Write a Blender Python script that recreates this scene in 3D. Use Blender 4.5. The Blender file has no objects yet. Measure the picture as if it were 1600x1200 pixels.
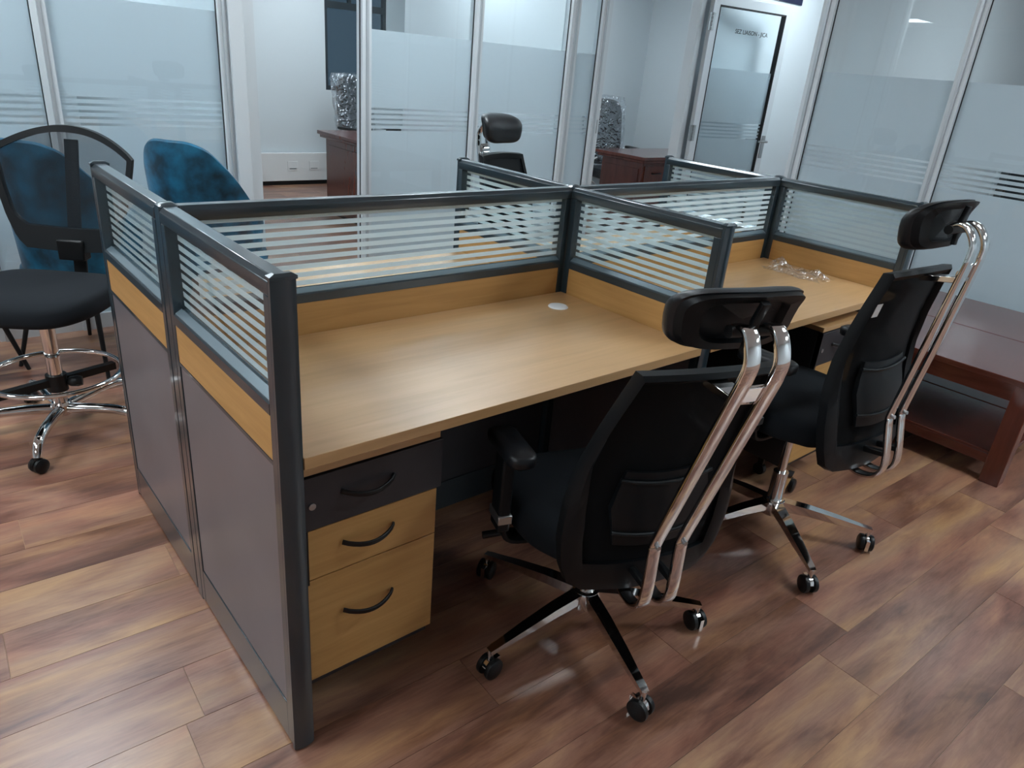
import bpy, bmesh, math, random
from mathutils import Vector, Matrix
random.seed(7)
S = bpy.context.scene
COL = S.collection
PI = math.pi

# ------------------------------------------------------------------ camera
CAMP = Vector((-0.4495, -1.1195, 1.4578))
YAW, PITCH, ROLL, FPX = 0.7298, 0.4157, 0.0912, 1122.33
fwd = Vector((math.sin(YAW)*math.cos(PITCH), math.cos(YAW)*math.cos(PITCH), -math.sin(PITCH)))
rgt = Vector((math.cos(YAW), -math.sin(YAW), 0)); upv = rgt.cross(fwd)
r2 = rgt*math.cos(ROLL) + upv*math.sin(ROLL); u2 = -rgt*math.sin(ROLL) + upv*math.cos(ROLL)
cd = bpy.data.cameras.new('camera'); cam = bpy.data.objects.new('camera', cd); COL.objects.link(cam)
M = Matrix.Identity(4)
for i in range(3):
    M[i][0] = r2[i]; M[i][1] = u2[i]; M[i][2] = -fwd[i]; M[i][3] = CAMP[i]
cam.matrix_world = M
cd.sensor_fit = 'HORIZONTAL'; cd.sensor_width = 36; cd.lens = FPX/1600*36
cd.clip_start = 0.05; cd.clip_end = 100
S.camera = cam

# ------------------------------------------------------------------ world, view
w = bpy.data.worlds.new('night'); S.world = w; w.use_nodes = True
w.node_tree.nodes['Background'].inputs[0].default_value = (0.02, 0.035, 0.05, 1)
w.node_tree.nodes['Background'].inputs[1].default_value = 1.0
S.view_settings.view_transform = 'Standard'
S.view_settings.look = 'None'
S.view_settings.gamma = 1
S.view_settings.use_curve_mapping = False
S.view_settings.exposure = 1.12
PANEL_E = 15.0                                  # strength of the ceiling light panels
PANEL_C = (0.85, 0.945, 1.0)

# ------------------------------------------------------------------ materials
def newmat(name):
    m = bpy.data.materials.new(name); m.use_nodes = True
    nt = m.node_tree; b = nt.nodes['Principled BSDF']
    return m, nt, b
def N(nt, t, **kw):
    n = nt.nodes.new(t)
    for k, v in kw.items(): setattr(n, k, v)
    return n
def pbr(name, col, rough=0.5, metal=0.0, noise=0.0, nscale=20, bump=0.0, bscale=200, coat=0.0, spec=None, sheen=0.0):
    m, nt, b = newmat(name)
    b.inputs['Base Color'].default_value = (*col, 1)
    b.inputs['Roughness'].default_value = rough; b.inputs['Metallic'].default_value = metal
    if coat: b.inputs['Coat Weight'].default_value = coat; b.inputs['Coat Roughness'].default_value = 0.1
    if spec is not None: b.inputs['Specular IOR Level'].default_value = spec
    if sheen:
        b.inputs['Sheen Weight'].default_value = sheen; b.inputs['Sheen Roughness'].default_value = 0.4
    tc = N(nt, 'ShaderNodeTexCoord')
    if noise:
        n = N(nt, 'ShaderNodeTexNoise'); n.inputs['Scale'].default_value = nscale; n.inputs['Detail'].default_value = 4
        nt.links.new(tc.outputs['Object'], n.inputs['Vector'])
        mx = N(nt, 'ShaderNodeMix', data_type='RGBA')
        mx.inputs[6].default_value = (*[c*(1-noise) for c in col], 1); mx.inputs[7].default_value = (*[min(1, c*(1+noise)) for c in col], 1)
        mr = N(nt, 'ShaderNodeMapRange'); mr.inputs[1].default_value = 0.36; mr.inputs[2].default_value = 0.64
        nt.links.new(n.outputs['Fac'], mr.inputs[0]); nt.links.new(mr.outputs[0], mx.inputs[0]); nt.links.new(mx.outputs[2], b.inputs['Base Color'])
    if bump:
        n = N(nt, 'ShaderNodeTexNoise'); n.inputs['Scale'].default_value = bscale; n.inputs['Detail'].default_value = 3
        nt.links.new(tc.outputs['Object'], n.inputs['Vector'])
        bp = N(nt, 'ShaderNodeBump'); bp.inputs['Strength'].default_value = bump; bp.inputs['Distance'].default_value = 0.002
        nt.links.new(n.outputs['Fac'], bp.inputs['Height']); nt.links.new(bp.outputs[0], b.inputs['Normal'])
    return m
def wood(name, c_lo, c_mid, c_hi, rough, axis=0, stretch=12, scale=6, spec=0.5, rnd=False, coat=0.0, crough=0.15, bmp=0.06):
    m, nt, b = newmat(name)
    tc = N(nt, 'ShaderNodeTexCoord'); mp = N(nt, 'ShaderNodeMapping')
    sc = [scale*stretch/6]*3; sc[axis] = scale/6
    mp.inputs['Scale'].default_value = sc
    nt.links.new(tc.outputs['Object'], mp.inputs['Vector'])
    n = N(nt, 'ShaderNodeTexNoise'); n.inputs['Scale'].default_value = 3; n.inputs['Detail'].default_value = 8; n.inputs['Roughness'].default_value = 0.6; n.inputs['Distortion'].default_value = 0.6
    nt.links.new(mp.outputs[0], n.inputs['Vector'])
    cr = N(nt, 'ShaderNodeValToRGB')
    e = cr.color_ramp.elements
    e[0].position = 0.3; e[0].color = (*c_lo, 1); e[1].position = 0.72; e[1].color = (*c_hi, 1)
    k = e.new(0.5); k.color = (*c_mid, 1)
    nt.links.new(n.outputs['Fac'], cr.inputs[0])
    nt.links.new(cr.outputs[0], b.inputs['Base Color'])
    b.inputs['Roughness'].default_value = rough; b.inputs['Specular IOR Level'].default_value = spec
    if coat: b.inputs['Coat Weight'].default_value = coat; b.inputs['Coat Roughness'].default_value = crough
    bp = N(nt, 'ShaderNodeBump'); bp.inputs['Strength'].default_value = bmp; bp.inputs['Distance'].default_value = 0.001
    nt.links.new(n.outputs['Fac'], bp.inputs['Height']); nt.links.new(bp.outputs[0], b.inputs['Normal'])
    return m
def floor_wood(name):
    m, nt, b = newmat(name)
    L = nt.links.new
    ge = N(nt, 'ShaderNodeNewGeometry'); oi = N(nt, 'ShaderNodeObjectInfo')
    ad = N(nt, 'ShaderNodeMath', operation='ADD'); L(oi.outputs['Random'], ad.inputs[0]); L(ge.outputs['Random Per Island'], ad.inputs[1])
    fr = N(nt, 'ShaderNodeMath', operation='FRACT'); L(ad.outputs[0], fr.inputs[0])
    rot = N(nt, 'ShaderNodeVectorRotate', rotation_type='Z_AXIS'); rot.inputs['Angle'].default_value = 0.035
    L(ge.outputs['Position'], rot.inputs['Vector'])
    off = N(nt, 'ShaderNodeVectorMath', operation='MULTIPLY'); off.inputs[1].default_value = (1, 1, 1)
    cmb = N(nt, 'ShaderNodeCombineXYZ')
    ml = N(nt, 'ShaderNodeMath', operation='MULTIPLY'); ml.inputs[1].default_value = 37.0; L(fr.outputs[0], ml.inputs[0])
    L(ml.outputs[0], cmb.inputs[0]); L(ml.outputs[0], cmb.inputs[2])
    va = N(nt, 'ShaderNodeVectorMath', operation='ADD'); L(rot.outputs[0], va.inputs[0]); L(cmb.outputs[0], va.inputs[1])
    # broad blotches
    mp1 = N(nt, 'ShaderNodeMapping'); mp1.inputs['Scale'].default_value = (2.4, 8.5, 3); L(va.outputs[0], mp1.inputs[0])
    n1 = N(nt, 'ShaderNodeTexNoise'); n1.inputs['Scale'].default_value = 1.0; n1.inputs['Detail'].default_value = 5; n1.inputs['Roughness'].default_value = 0.55; n1.inputs['Distortion'].default_value = 0.5
    L(mp1.outputs[0], n1.inputs['Vector'])
    # fine grain
    mp2 = N(nt, 'ShaderNodeMapping'); mp2.inputs['Scale'].default_value = (5, 55, 5); L(va.outputs[0], mp2.inputs[0])
    n2 = N(nt, 'ShaderNodeTexNoise'); n2.inputs['Scale'].default_value = 1.4; n2.inputs['Detail'].default_value = 7; n2.inputs['Roughness'].default_value = 0.65; n2.inputs['Distortion'].default_value = 1.0
    L(mp2.outputs[0], n2.inputs['Vector'])
    # plank tone
    a1 = N(nt, 'ShaderNodeMath', operation='MULTIPLY_ADD'); a1.inputs[1].default_value = 0.24; L(fr.outputs[0], a1.inputs[0])
    a0 = N(nt, 'ShaderNodeMath', operation='MULTIPLY_ADD'); a0.inputs[1].default_value = 1.25; a0.inputs[2].default_value = -0.20; L(n1.outputs['Fac'], a0.inputs[0])
    L(a0.outputs[0], a1.inputs[2])
    a2 = N(nt, 'ShaderNodeMath', operation='MULTIPLY_ADD'); a2.inputs[1].default_value = 0.44; L(n2.outputs['Fac'], a2.inputs[0])
    sb = N(nt, 'ShaderNodeMath', operation='SUBTRACT'); sb.inputs[1].default_value = 0.22; L(a1.outputs[0], sb.inputs[0]); L(sb.outputs[0], a2.inputs[2])
    cr = N(nt, 'ShaderNodeValToRGB'); e = cr.color_ramp.elements
    e[0].position = 0.18; e[0].color = (0.075, 0.036, 0.027, 1)
    e[1].position = 0.92; e[1].color = (0.52, 0.330, 0.190, 1)
    for pos, c in ((0.38, (0.190, 0.088, 0.060)), (0.55, (0.305, 0.160, 0.112)), (0.72, (0.41, 0.240, 0.150))):
        k = e.new(pos); k.color = (*c, 1)
    L(a2.outputs[0], cr.inputs[0])
    # dark weathered patches with a shape of their own
    n3 = N(nt, 'ShaderNodeTexNoise'); n3.inputs['Scale'].default_value = 1.3; n3.inputs['Detail'].default_value = 3
    mp3 = N(nt, 'ShaderNodeMapping'); mp3.inputs['Scale'].default_value = (1.6, 7, 2); mp3.inputs['Location'].default_value = (9, 4, 1); L(va.outputs[0], mp3.inputs[0]); L(mp3.outputs[0], n3.inputs['Vector'])
    r3 = N(nt, 'ShaderNodeValToRGB'); r3.color_ramp.elements[0].position = 0.60; r3.color_ramp.elements[1].position = 0.76
    L(n3.outputs['Fac'], r3.inputs[0])
    m3 = N(nt, 'ShaderNodeMath', operation='MULTIPLY'); m3.inputs[1].default_value = 0.5; L(r3.outputs[0], m3.inputs[0])
    mx = N(nt, 'ShaderNodeMix', data_type='RGBA'); mx.inputs[7].default_value = (0.075, 0.048, 0.044, 1)
    # golden and reddish veins
    n4 = N(nt, 'ShaderNodeTexNoise'); n4.inputs['Scale'].default_value = 1.0; n4.inputs['Detail'].default_value = 3
    mp4 = N(nt, 'ShaderNodeMapping'); mp4.inputs['Scale'].default_value = (1.5, 9, 2); mp4.inputs['Location'].default_value = (3, 17, 5); L(va.outputs[0], mp4.inputs[0]); L(mp4.outputs[0], n4.inputs['Vector'])
    r4 = N(nt, 'ShaderNodeValToRGB'); e4 = r4.color_ramp.elements
    e4[0].position = 0.36; e4[0].color = (0.98, 0.83, 0.78, 1); e4[1].position = 0.66; e4[1].color = (1.04, 0.97, 0.76, 1)
    k4 = e4.new(0.5); k4.color = (0.92, 0.88, 0.86, 1)
    L(n4.outputs['Fac'], r4.inputs[0])
    tn = N(nt, 'ShaderNodeMix', data_type='RGBA', blend_type='MULTIPLY'); tn.inputs[0].default_value = 1.0
    L(cr.outputs[0], tn.inputs[6]); L(r4.outputs[0], tn.inputs[7])
    L(m3.outputs[0], mx.inputs[0]); L(tn.outputs[2], mx.inputs[6]); L(mx.outputs[2], b.inputs['Base Color'])
    rr = N(nt, 'ShaderNodeMapRange'); rr.inputs[3].default_value = 0.27; rr.inputs[4].default_value = 0.42; L(n2.outputs['Fac'], rr.inputs[0])
    L(rr.outputs[0], b.inputs['Roughness']); b.inputs['Coat Weight'].default_value = 0.35; b.inputs['Coat Roughness'].default_value = 0.28
    bp = N(nt, 'ShaderNodeBump'); bp.inputs['Strength'].default_value = 0.12; bp.inputs['Distance'].default_value = 0.001
    L(n2.outputs['Fac'], bp.inputs['Height']); L(bp.outputs[0], b.inputs['Normal'])
    return m
def glass(name, tint=(0.945, 0.975, 0.985), ior=1.5):
    m = bpy.data.materials.new(name); m.use_nodes = True; nt = m.node_tree; nt.nodes.clear()
    o = N(nt, 'ShaderNodeOutputMaterial'); t = N(nt, 'ShaderNodeBsdfTransparent'); t.inputs[0].default_value = (*tint, 1)
    g = N(nt, 'ShaderNodeBsdfGlossy'); g.inputs['Roughness'].default_value = 0.0
    lw = N(nt, 'ShaderNodeLayerWeight'); lw.inputs[0].default_value = 0.5
    pw = N(nt, 'ShaderNodeMath', operation='POWER'); pw.inputs[1].default_value = 5.0; nt.links.new(lw.outputs['Facing'], pw.inputs[0])
    f = N(nt, 'ShaderNodeMath', operation='MULTIPLY_ADD'); f.inputs[1].default_value = 0.9; f.inputs[2].default_value = 0.04; nt.links.new(pw.outputs[0], f.inputs[0])
    mx = N(nt, 'ShaderNodeMixShader')
    nt.links.new(f.outputs[0], mx.inputs[0]); nt.links.new(t.outputs[0], mx.inputs[1]); nt.links.new(g.outputs[0], mx.inputs[2]); nt.links.new(mx.outputs[0], o.inputs[0])
    return m
def film(name, col, transp=0.12, refl=0.35):
    m = bpy.data.materials.new(name); m.use_nodes = True; nt = m.node_tree; nt.nodes.clear()
    o = N(nt, 'ShaderNodeOutputMaterial'); t = N(nt, 'ShaderNodeBsdfTransparent')
    d = N(nt, 'ShaderNodeBsdfDiffuse'); d.inputs[0].default_value = (*col, 1)
    tl = N(nt, 'ShaderNodeBsdfTranslucent'); tl.inputs[0].default_value = (*col, 1)
    m1 = N(nt, 'ShaderNodeMixShader'); m1.inputs[0].default_value = refl
    nt.links.new(tl.outputs[0], m1.inputs[1]); nt.links.new(d.outputs[0], m1.inputs[2])
    m2 = N(nt, 'ShaderNodeMixShader'); m2.inputs[0].default_value = transp
    nt.links.new(m1.outputs[0], m2.inputs[1]); nt.links.new(t.outputs[0], m2.inputs[2]); nt.links.new(m2.outputs[0], o.inputs[0])
    return m
def netting(name, col, transp):
    m = bpy.data.materials.new(name); m.use_nodes = True; nt = m.node_tree; nt.nodes.clear()
    o = N(nt, 'ShaderNodeOutputMaterial'); t = N(nt, 'ShaderNodeBsdfTransparent')
    b = N(nt, 'ShaderNodeBsdfPrincipled'); b.inputs['Base Color'].default_value = (*col, 1); b.inputs['Roughness'].default_value = 0.9; b.inputs['Specular IOR Level'].default_value = 0.2
    mx = N(nt, 'ShaderNodeMixShader'); mx.inputs[0].default_value = transp
    nt.links.new(b.outputs[0], mx.inputs[1]); nt.links.new(t.outputs[0], mx.inputs[2]); nt.links.new(mx.outputs[0], o.inputs[0])
    return m
def emit(name, col, st):
    m = bpy.data.materials.new(name); m.use_nodes = True; nt = m.node_tree; nt.nodes.clear()
    o = N(nt, 'ShaderNodeOutputMaterial'); e = N(nt, 'ShaderNodeEmission'); e.inputs[0].default_value = (*col, 1); e.inputs[1].default_value = st
    nt.links.new(e.outputs[0], o.inputs[0]); return m
def wrap_plastic(name):
    m = bpy.data.materials.new(name); m.use_nodes = True; nt = m.node_tree; nt.nodes.clear()
    o = N(nt, 'ShaderNodeOutputMaterial'); t = N(nt, 'ShaderNodeBsdfTransparent')
    b = N(nt, 'ShaderNodeBsdfGlossy'); b.inputs['Color'].default_value = (0.9, 0.95, 1.0, 1); b.inputs['Roughness'].default_value = 0.12
    tc = N(nt, 'ShaderNodeTexCoord'); n = N(nt, 'ShaderNodeTexNoise'); n.inputs['Scale'].default_value = 11; n.inputs['Detail'].default_value = 2; n.inputs['Distortion'].default_value = 2.0
    nt.links.new(tc.outputs['Object'], n.inputs['Vector'])
    bp = N(nt, 'ShaderNodeBump'); bp.inputs['Strength'].default_value = 1.0; bp.inputs['Distance'].default_value = 0.04
    nt.links.new(n.outputs['Fac'], bp.inputs['Height']); nt.links.new(bp.outputs[0], b.inputs['Normal'])
    mx = N(nt, 'ShaderNodeMixShader'); mx.inputs[0].default_value = 0.72
    nt.links.new(b.outputs[0], mx.inputs[1]); nt.links.new(t.outputs[0], mx.inputs[2]); nt.links.new(mx.outputs[0], o.inputs[0])
    return m

MT = dict(
    wall=pbr('white_paint', (0.70, 0.765, 0.80), 0.75, bump=0.05, bscale=90),
    ceil=pbr('ceiling_paint', (0.80, 0.82, 0.83), 0.9, bump=0.1, bscale=60),
    floor=floor_wood('plank_vinyl'),
    under=pbr('dusty_joint', (0.42, 0.28, 0.19), 0.8),
    slate=pbr('slate_aluminium', (0.028, 0.047, 0.060), 0.28, 0.2, coat=0.7, noise=0.06, nscale=8, bump=0.05, bscale=500),
    sill_sheen=pbr('painted_sill_sheen', (0.20, 0.27, 0.31), 0.25, 0.3, coat=0.5),  # pale colour painting the ceiling light reflected on the sills
    slate_dark=pbr('slate_groove_and_shade', (0.018, 0.026, 0.032), 0.5),
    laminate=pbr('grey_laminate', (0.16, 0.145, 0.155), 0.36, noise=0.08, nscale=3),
    oak=wood('oak_laminate', (0.50, 0.295, 0.125), (0.555, 0.330, 0.145), (0.60, 0.365, 0.17), 0.36, 0, 14, 5, spec=0.7, coat=0.3, crough=0.3),
    oak_up=wood('oak_laminate_panel', (0.44, 0.235, 0.075), (0.50, 0.275, 0.092), (0.55, 0.31, 0.112), 0.42, 0, 16, 5),
    glass=glass('clear_glass'),
    film=film('frosted_stripe_film', (0.85, 0.93, 0.95), 0.08, 0.5),
    wfilm=film('frosted_window_film', (0.80, 0.845, 0.875), 0.05, 0.5),
    alu=pbr('white_aluminium', (0.66, 0.71, 0.74), 0.4, 0.1, bump=0.03),
    alu_grey=pbr('silver_aluminium', (0.50, 0.54, 0.57), 0.35, 0.5),
    seal=pbr('black_seal', (0.01, 0.012, 0.014), 0.6),
    chrome=pbr('chrome', (0.80, 0.80, 0.80), 0.06, 1.0, noise=0.03),
    black=pbr('black_plastic', (0.006, 0.007, 0.008), 0.36, spec=0.35, bump=0.15, bscale=900),
    softblack=pbr('soft_black_plastic', (0.005, 0.007, 0.009), 0.45, spec=0.28, bump=0.1, bscale=700),
    fabric=pbr('black_fabric', (0.007, 0.010, 0.014), 0.9, bump=0.5, bscale=1200, spec=0.3),
    leather=pbr('black_leatherette', (0.009, 0.011, 0.014), 0.36, spec=0.45, bump=0.25, bscale=500),
    backmesh=netting('black_net', (0.004, 0.005, 0.006), 0.03),
    stoolmesh=netting('sheer_black_net', (0.03, 0.04, 0.05), 0.66),
    charcoal=pbr('charcoal_and_desk_shade', (0.024, 0.023, 0.027), 0.42, noise=0.05),  # real on the pedestals; on the spine it paints under-desk shade
    cherry=wood('cherry_veneer', (0.085, 0.018, 0.011), (0.115, 0.026, 0.016), (0.14, 0.034, 0.021), 0.22, 2, 8, 5, coat=0.5, bmp=0.0),
    cherry_y=wood('cherry_veneer_top', (0.085, 0.020, 0.013), (0.11, 0.028, 0.018), (0.135, 0.038, 0.025), 0.24, 1, 10, 5, coat=0.5, bmp=0.0),
    velvet=pbr('teal_velvet', (0.002, 0.085, 0.16), 0.6, noise=0.7, nscale=9, bump=0.3, bscale=60, sheen=0.12),
    white=pbr('white_plastic', (0.80, 0.82, 0.82), 0.35),
    wrap=wrap_plastic('clear_wrap'),
    navy=pbr('navy_print', (0.012, 0.016, 0.05), 0.5),
    nightpane=pbr('night_window_pane', (0.006, 0.010, 0.014), 0.08),
    ink=pbr('dark_lettering', (0.02, 0.025, 0.03), 0.5),
    steel=pbr('brushed_steel', (0.42, 0.44, 0.45), 0.28, 0.9),
    darkframe=pbr('dark_window_frame', (0.03, 0.042, 0.05), 0.45),
    panel=emit('panel_glow', PANEL_C, PANEL_E),
    panel_dim=emit('panel_glow_dimmed', PANEL_C, PANEL_E*0.72),
)

# ------------------------------------------------------------------ mesh helpers
class MB:
    def __init__(s): s.v = []; s.f = []
    def add(s, vs, fs):
        o = len(s.v); s.v += [tuple(v) for v in vs]; s.f += [tuple(i+o for i in f) for f in fs]; return s
    def box(s, x0, x1, y0, y1, z0, z1):
        return s.add([(x0,y0,z0),(x1,y0,z0),(x1,y1,z0),(x0,y1,z0),(x0,y0,z1),(x1,y0,z1),(x1,y1,z1),(x0,y1,z1)],
                     [(0,3,2,1),(4,5,6,7),(0,1,5,4),(1,2,6,5),(2,3,7,6),(3,0,4,7)])
    def prism(s, poly, a, b, axis=2):
        """poly: 2D outline (ccw), extruded along axis from a to b"""
        def P(u, v, t): return {0:(t,u,v), 1:(u,t,v), 2:(u,v,t)}[axis]
        n = len(poly)
        vs = [P(u,v,a) for u,v in poly]+[P(u,v,b) for u,v in poly]
        fs = [tuple(range(n-1,-1,-1)), tuple(range(n,2*n))]+[(i,(i+1)%n,n+(i+1)%n,n+i) for i in range(n)]
        return s.add(vs, fs)
    def sweep(s, path, prof, side=None, closed=False, scales=None):
        """profile (a,b) swept along path: a along 'side', b along cross(tangent, side)"""
        path = [Vector(q) for q in path]; n = len(path); k = len(prof); vs = []
        for i, q in enumerate(path):
            if closed: t = path[(i+1)%n]-path[i-1]
            else: t = path[min(i+1,n-1)]-path[max(i-1,0)]
            t.normalize()
            sd = Vector(side) if side else (Vector((0,0,1)).cross(t) if abs(t.z) < .95 else Vector((1,0,0)))
            sd = (sd - t*sd.dot(t)).normalized(); nb = t.cross(sd)
            sc = scales[i] if scales else 1.0
            if not isinstance(sc, (tuple, list)): sc = (sc, sc)
            vs += [q+sd*a*sc[0]+nb*b*sc[1] for a, b in prof]
        fs = []
        m = n if closed else n-1
        for i in range(m):
            j = (i+1) % n
            for a in range(k):
                b = (a+1) % k
                fs.append((i*k+a, i*k+b, j*k+b, j*k+a))
        if not closed:
            fs.append(tuple(range(k-1,-1,-1))); fs.append(tuple((n-1)*k+a for a in range(k)))
        return s.add(vs, fs)
    def tube(s, path, r, n=10, closed=False, scales=None, side=None):
        return s.sweep(path, [(r*math.cos(2*PI*i/n), r*math.sin(2*PI*i/n)) for i in range(n)], side, closed, scales)
    def lathe(s, prof, n=20, c=(0,0,0), axis='z'):
        vs = []; k = len(prof)
        for i in range(n):
            a = 2*PI*i/n
            for r, z in prof:
                x, y = r*math.cos(a), r*math.sin(a)
                q = {'z':(x,y,z), 'x':(z,x,y), 'y':(y,z,x)}[axis]
                vs.append((q[0]+c[0], q[1]+c[1], q[2]+c[2]))
        fs = []
        for i in range(n):
            j = (i+1) % n
            for a in range(k-1): fs.append((i*k+a, j*k+a, j*k+a+1, i*k+a+1))
        if prof[0][0] > 1e-6: fs.append(tuple(i*k for i in range(n-1,-1,-1)))
        if prof[-1][0] > 1e-6: fs.append(tuple(i*k+k-1 for i in range(n)))
        return s.add(vs, fs)
    def slab(s, front, back):
        """two grids (rows x cols of points) closed into a solid"""
        R = len(front); Cc = len(front[0]); vs = [q for r in front for q in r]+[q for r in back for q in r]; o = R*Cc
        fs = []
        for i in range(R-1):
            for j in range(Cc-1):
                a = i*Cc+j; fs.append((a,a+1,a+Cc+1,a+Cc)); fs.append((o+a,o+a+Cc,o+a+Cc+1,o+a+1))
        per = [j for j in range(Cc)]+[i*Cc+Cc-1 for i in range(1,R)]+[(R-1)*Cc+j for j in range(Cc-2,-1,-1)]+[i*Cc for i in range(R-2,0,-1)]
        for a, b in zip(per, per[1:]+per[:1]): fs.append((a, o+a, o+b, b))
        return s.add(vs, fs)
    def sheet(s, g):
        R = len(g); Cc = len(g[0])
        return s.add([q for r in g for q in r], [(i*Cc+j, i*Cc+j+1, (i+1)*Cc+j+1, (i+1)*Cc+j) for i in range(R-1) for j in range(Cc-1)])
    def xform(s, mtx):
        s.v = [tuple(mtx @ Vector(v)) for v in s.v]; return s
    def build(s, name, mat, parent=None, smooth=None, bevel=0.0, seg=2, subd=0, fix=True):
        me = bpy.data.meshes.new(name); me.from_pydata(s.v, [], s.f); me.materials.append(mat)
        if fix:
            bm = bmesh.new(); bm.from_mesh(me)
            bmesh.ops.remove_doubles(bm, verts=bm.verts, dist=1e-6)
            bmesh.ops.recalc_face_normals(bm, faces=bm.faces); bm.to_mesh(me); bm.free()
        if smooth:
            me.polygons.foreach_set('use_smooth', [True]*len(me.polygons)); me.set_sharp_from_angle(angle=math.radians(smooth))
        me.update()
        o = bpy.data.objects.new(name, me); COL.objects.link(o); o.parent = parent
        if bevel:
            b = o.modifiers.new('bevel', 'BEVEL'); b.width = bevel; b.segments = seg; b.limit_method = 'ANGLE'; b.angle_limit = math.radians(40)
            if not smooth:
                me.polygons.foreach_set('use_smooth', [True]*len(me.polygons)); me.set_sharp_from_angle(angle=math.radians(40)); b.harden_normals = False
        if subd:
            q = o.modifiers.new('subdivision', 'SUBSURF'); q.levels = subd; q.render_levels = subd
        return o
def box(name, x0, x1, y0, y1, z0, z1, mat, parent=None, bevel=0.0):
    return MB().box(x0,x1,y0,y1,z0,z1).build(name, mat, parent, bevel=bevel)
def empty(name, loc=(0,0,0), rz=0.0):
    o = bpy.data.objects.new(name, None); o.empty_display_size = 0.1; COL.objects.link(o)
    o.location = loc; o.rotation_euler = (0,0,rz); return o
def tag(o, label, cat, group=None):
    o['label'] = label; o['category'] = cat
    if group: o['group'] = group
    return o
def struct(o): o['kind'] = 'structure'; return o
def arc(c, r, a0, a1, n):
    return [(c[0]+r*math.cos(a0+(a1-a0)*i/n), c[1]+r*math.sin(a0+(a1-a0)*i/n)) for i in range(n+1)]
def rrect(w, h, r, n=5):
    o = []
    for cx, cy, a in ((w/2-r, h/2-r, 0), (-w/2+r, h/2-r, PI/2), (-w/2+r, -h/2+r, PI), (w/2-r, -h/2+r, 1.5*PI)):
        o += arc((cx,cy), r, a, a+PI/2, n)
    return o
def smoothpath(pts, n=6):
    P = [Vector(q) for q in pts]; out = []
    for i in range(len(P)-1):
        p0 = P[max(i-1,0)]; p1 = P[i]; p2 = P[i+1]; p3 = P[min(i+2,len(P)-1)]
        for k in range(n):
            t = k/n
            out.append(0.5*((2*p1)+(p2-p0)*t+(2*p0-5*p1+4*p2-p3)*t*t+(3*p1-p0-3*p2+p3)*t**3))
    out.append(P[-1]); return out
def lerp_table(tab, t):
    for (a, va), (b, vb) in zip(tab, tab[1:]):
        if t <= b: return va+(vb-va)*max(0,(t-a))/(b-a)
    return tab[-1][1]

# ------------------------------------------------------------------ room shell
CZ = 2.7
D, W, H, T = 0.609, 1.2865, 1.106, 0.0465
YB = 3.0                       # plane of the glazed back wall
XR = 4.2                       # plane of the glazed right wall
sub = struct(box('floor', -6.2, 8.2, -4.2, 7.2, -0.10, -0.0022, MT['under']))
# planks
PW, PL, PA, P0 = 0.18, 1.22, -0.035, -0.150
plank = MB().box(0.0007, PL-0.0007, 0.0007, PW-0.0007, -0.003, 0.0)
pm = plank.build('plank', MT['floor'], sub, bevel=0.0)
pmesh = pm.data; bpy.data.objects.remove(pm)
ca, sa = math.cos(PA), math.sin(PA)
rowoff = {-2: (1.485+0.394*0.035)%PL, 0: 0.465%PL, 1: (-0.178)%PL}
rest = MB()
for row in range(-30, 44):
    off = rowoff.get(row, (row*0.437+0.21) % PL)
    yy = P0 + row*PW
    for c in range(-7, 9):
        xx = off + c*PL
        wx, wy = xx*ca-yy*sa, xx*sa+yy*ca
        mx_, my_ = wx+PL/2, wy+PW/2
        if not (-6 < mx_ < 8 and -4 < my_ < 7): continue
        if -1.0 < mx_ < 3.7 and -1.15 < my_ < 2.9:
            o = bpy.data.objects.new('plank', pmesh); COL.objects.link(o); o.parent = sub
            o.location = (wx, wy, 0); o.rotation_euler = (0, 0, PA)
        else:
            mt = Matrix.Translation((wx,wy,0)) @ Matrix.Rotation(PA, 4, 'Z')
            q = MB().box(0.0007, PL-0.0007, 0.0007, PW-0.0007, -0.008, 0.0).xform(mt); rest.add(q.v, q.f)
ro = rest.build('plank_field', MT['floor'], sub); ro['kind'] = 'stuff'

struct(box('ceiling', -6.2, 8.2, -4.2, 7.2, CZ, CZ+0.1, MT['ceil']))
def wall(name, *a): return struct(box(name, *a, MT['wall']))
wall('wall_left', -6.1, -6.0, -4, 7, 0, CZ)
wall('wall_front', -6.1, 8.1, -4.1, -4.0, 0, CZ)
wall('wall_far_right', 8.0, 8.1, -4, 7, 0, CZ)
wall('wall_side_left', -0.24, -0.16, YB, 7, 0, CZ)
wall('wall_between_left', 1.06, 1.14, YB+0.06, 7, 0, CZ)
wall('wall_between_centre', 3.47, 3.55, YB+0.06, 5.1, 0, CZ)
wall('wall_meeting_back', 3.47, 6.85, 5.1, 5.18, 0, CZ)
wall('wall_meeting_right', 6.77, 6.85, YB+0.08, 5.1, 0, CZ)
wall('wall_office_right', 5.30, 5.38, 5.18, 7, 0, CZ)
wall('wall_corridor', 5.05, 8.0, YB, YB+0.08, 0, CZ)
wall('wall_right_room', XR+0.06, 8.0, 1.44, 1.52, 0, CZ)
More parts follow.
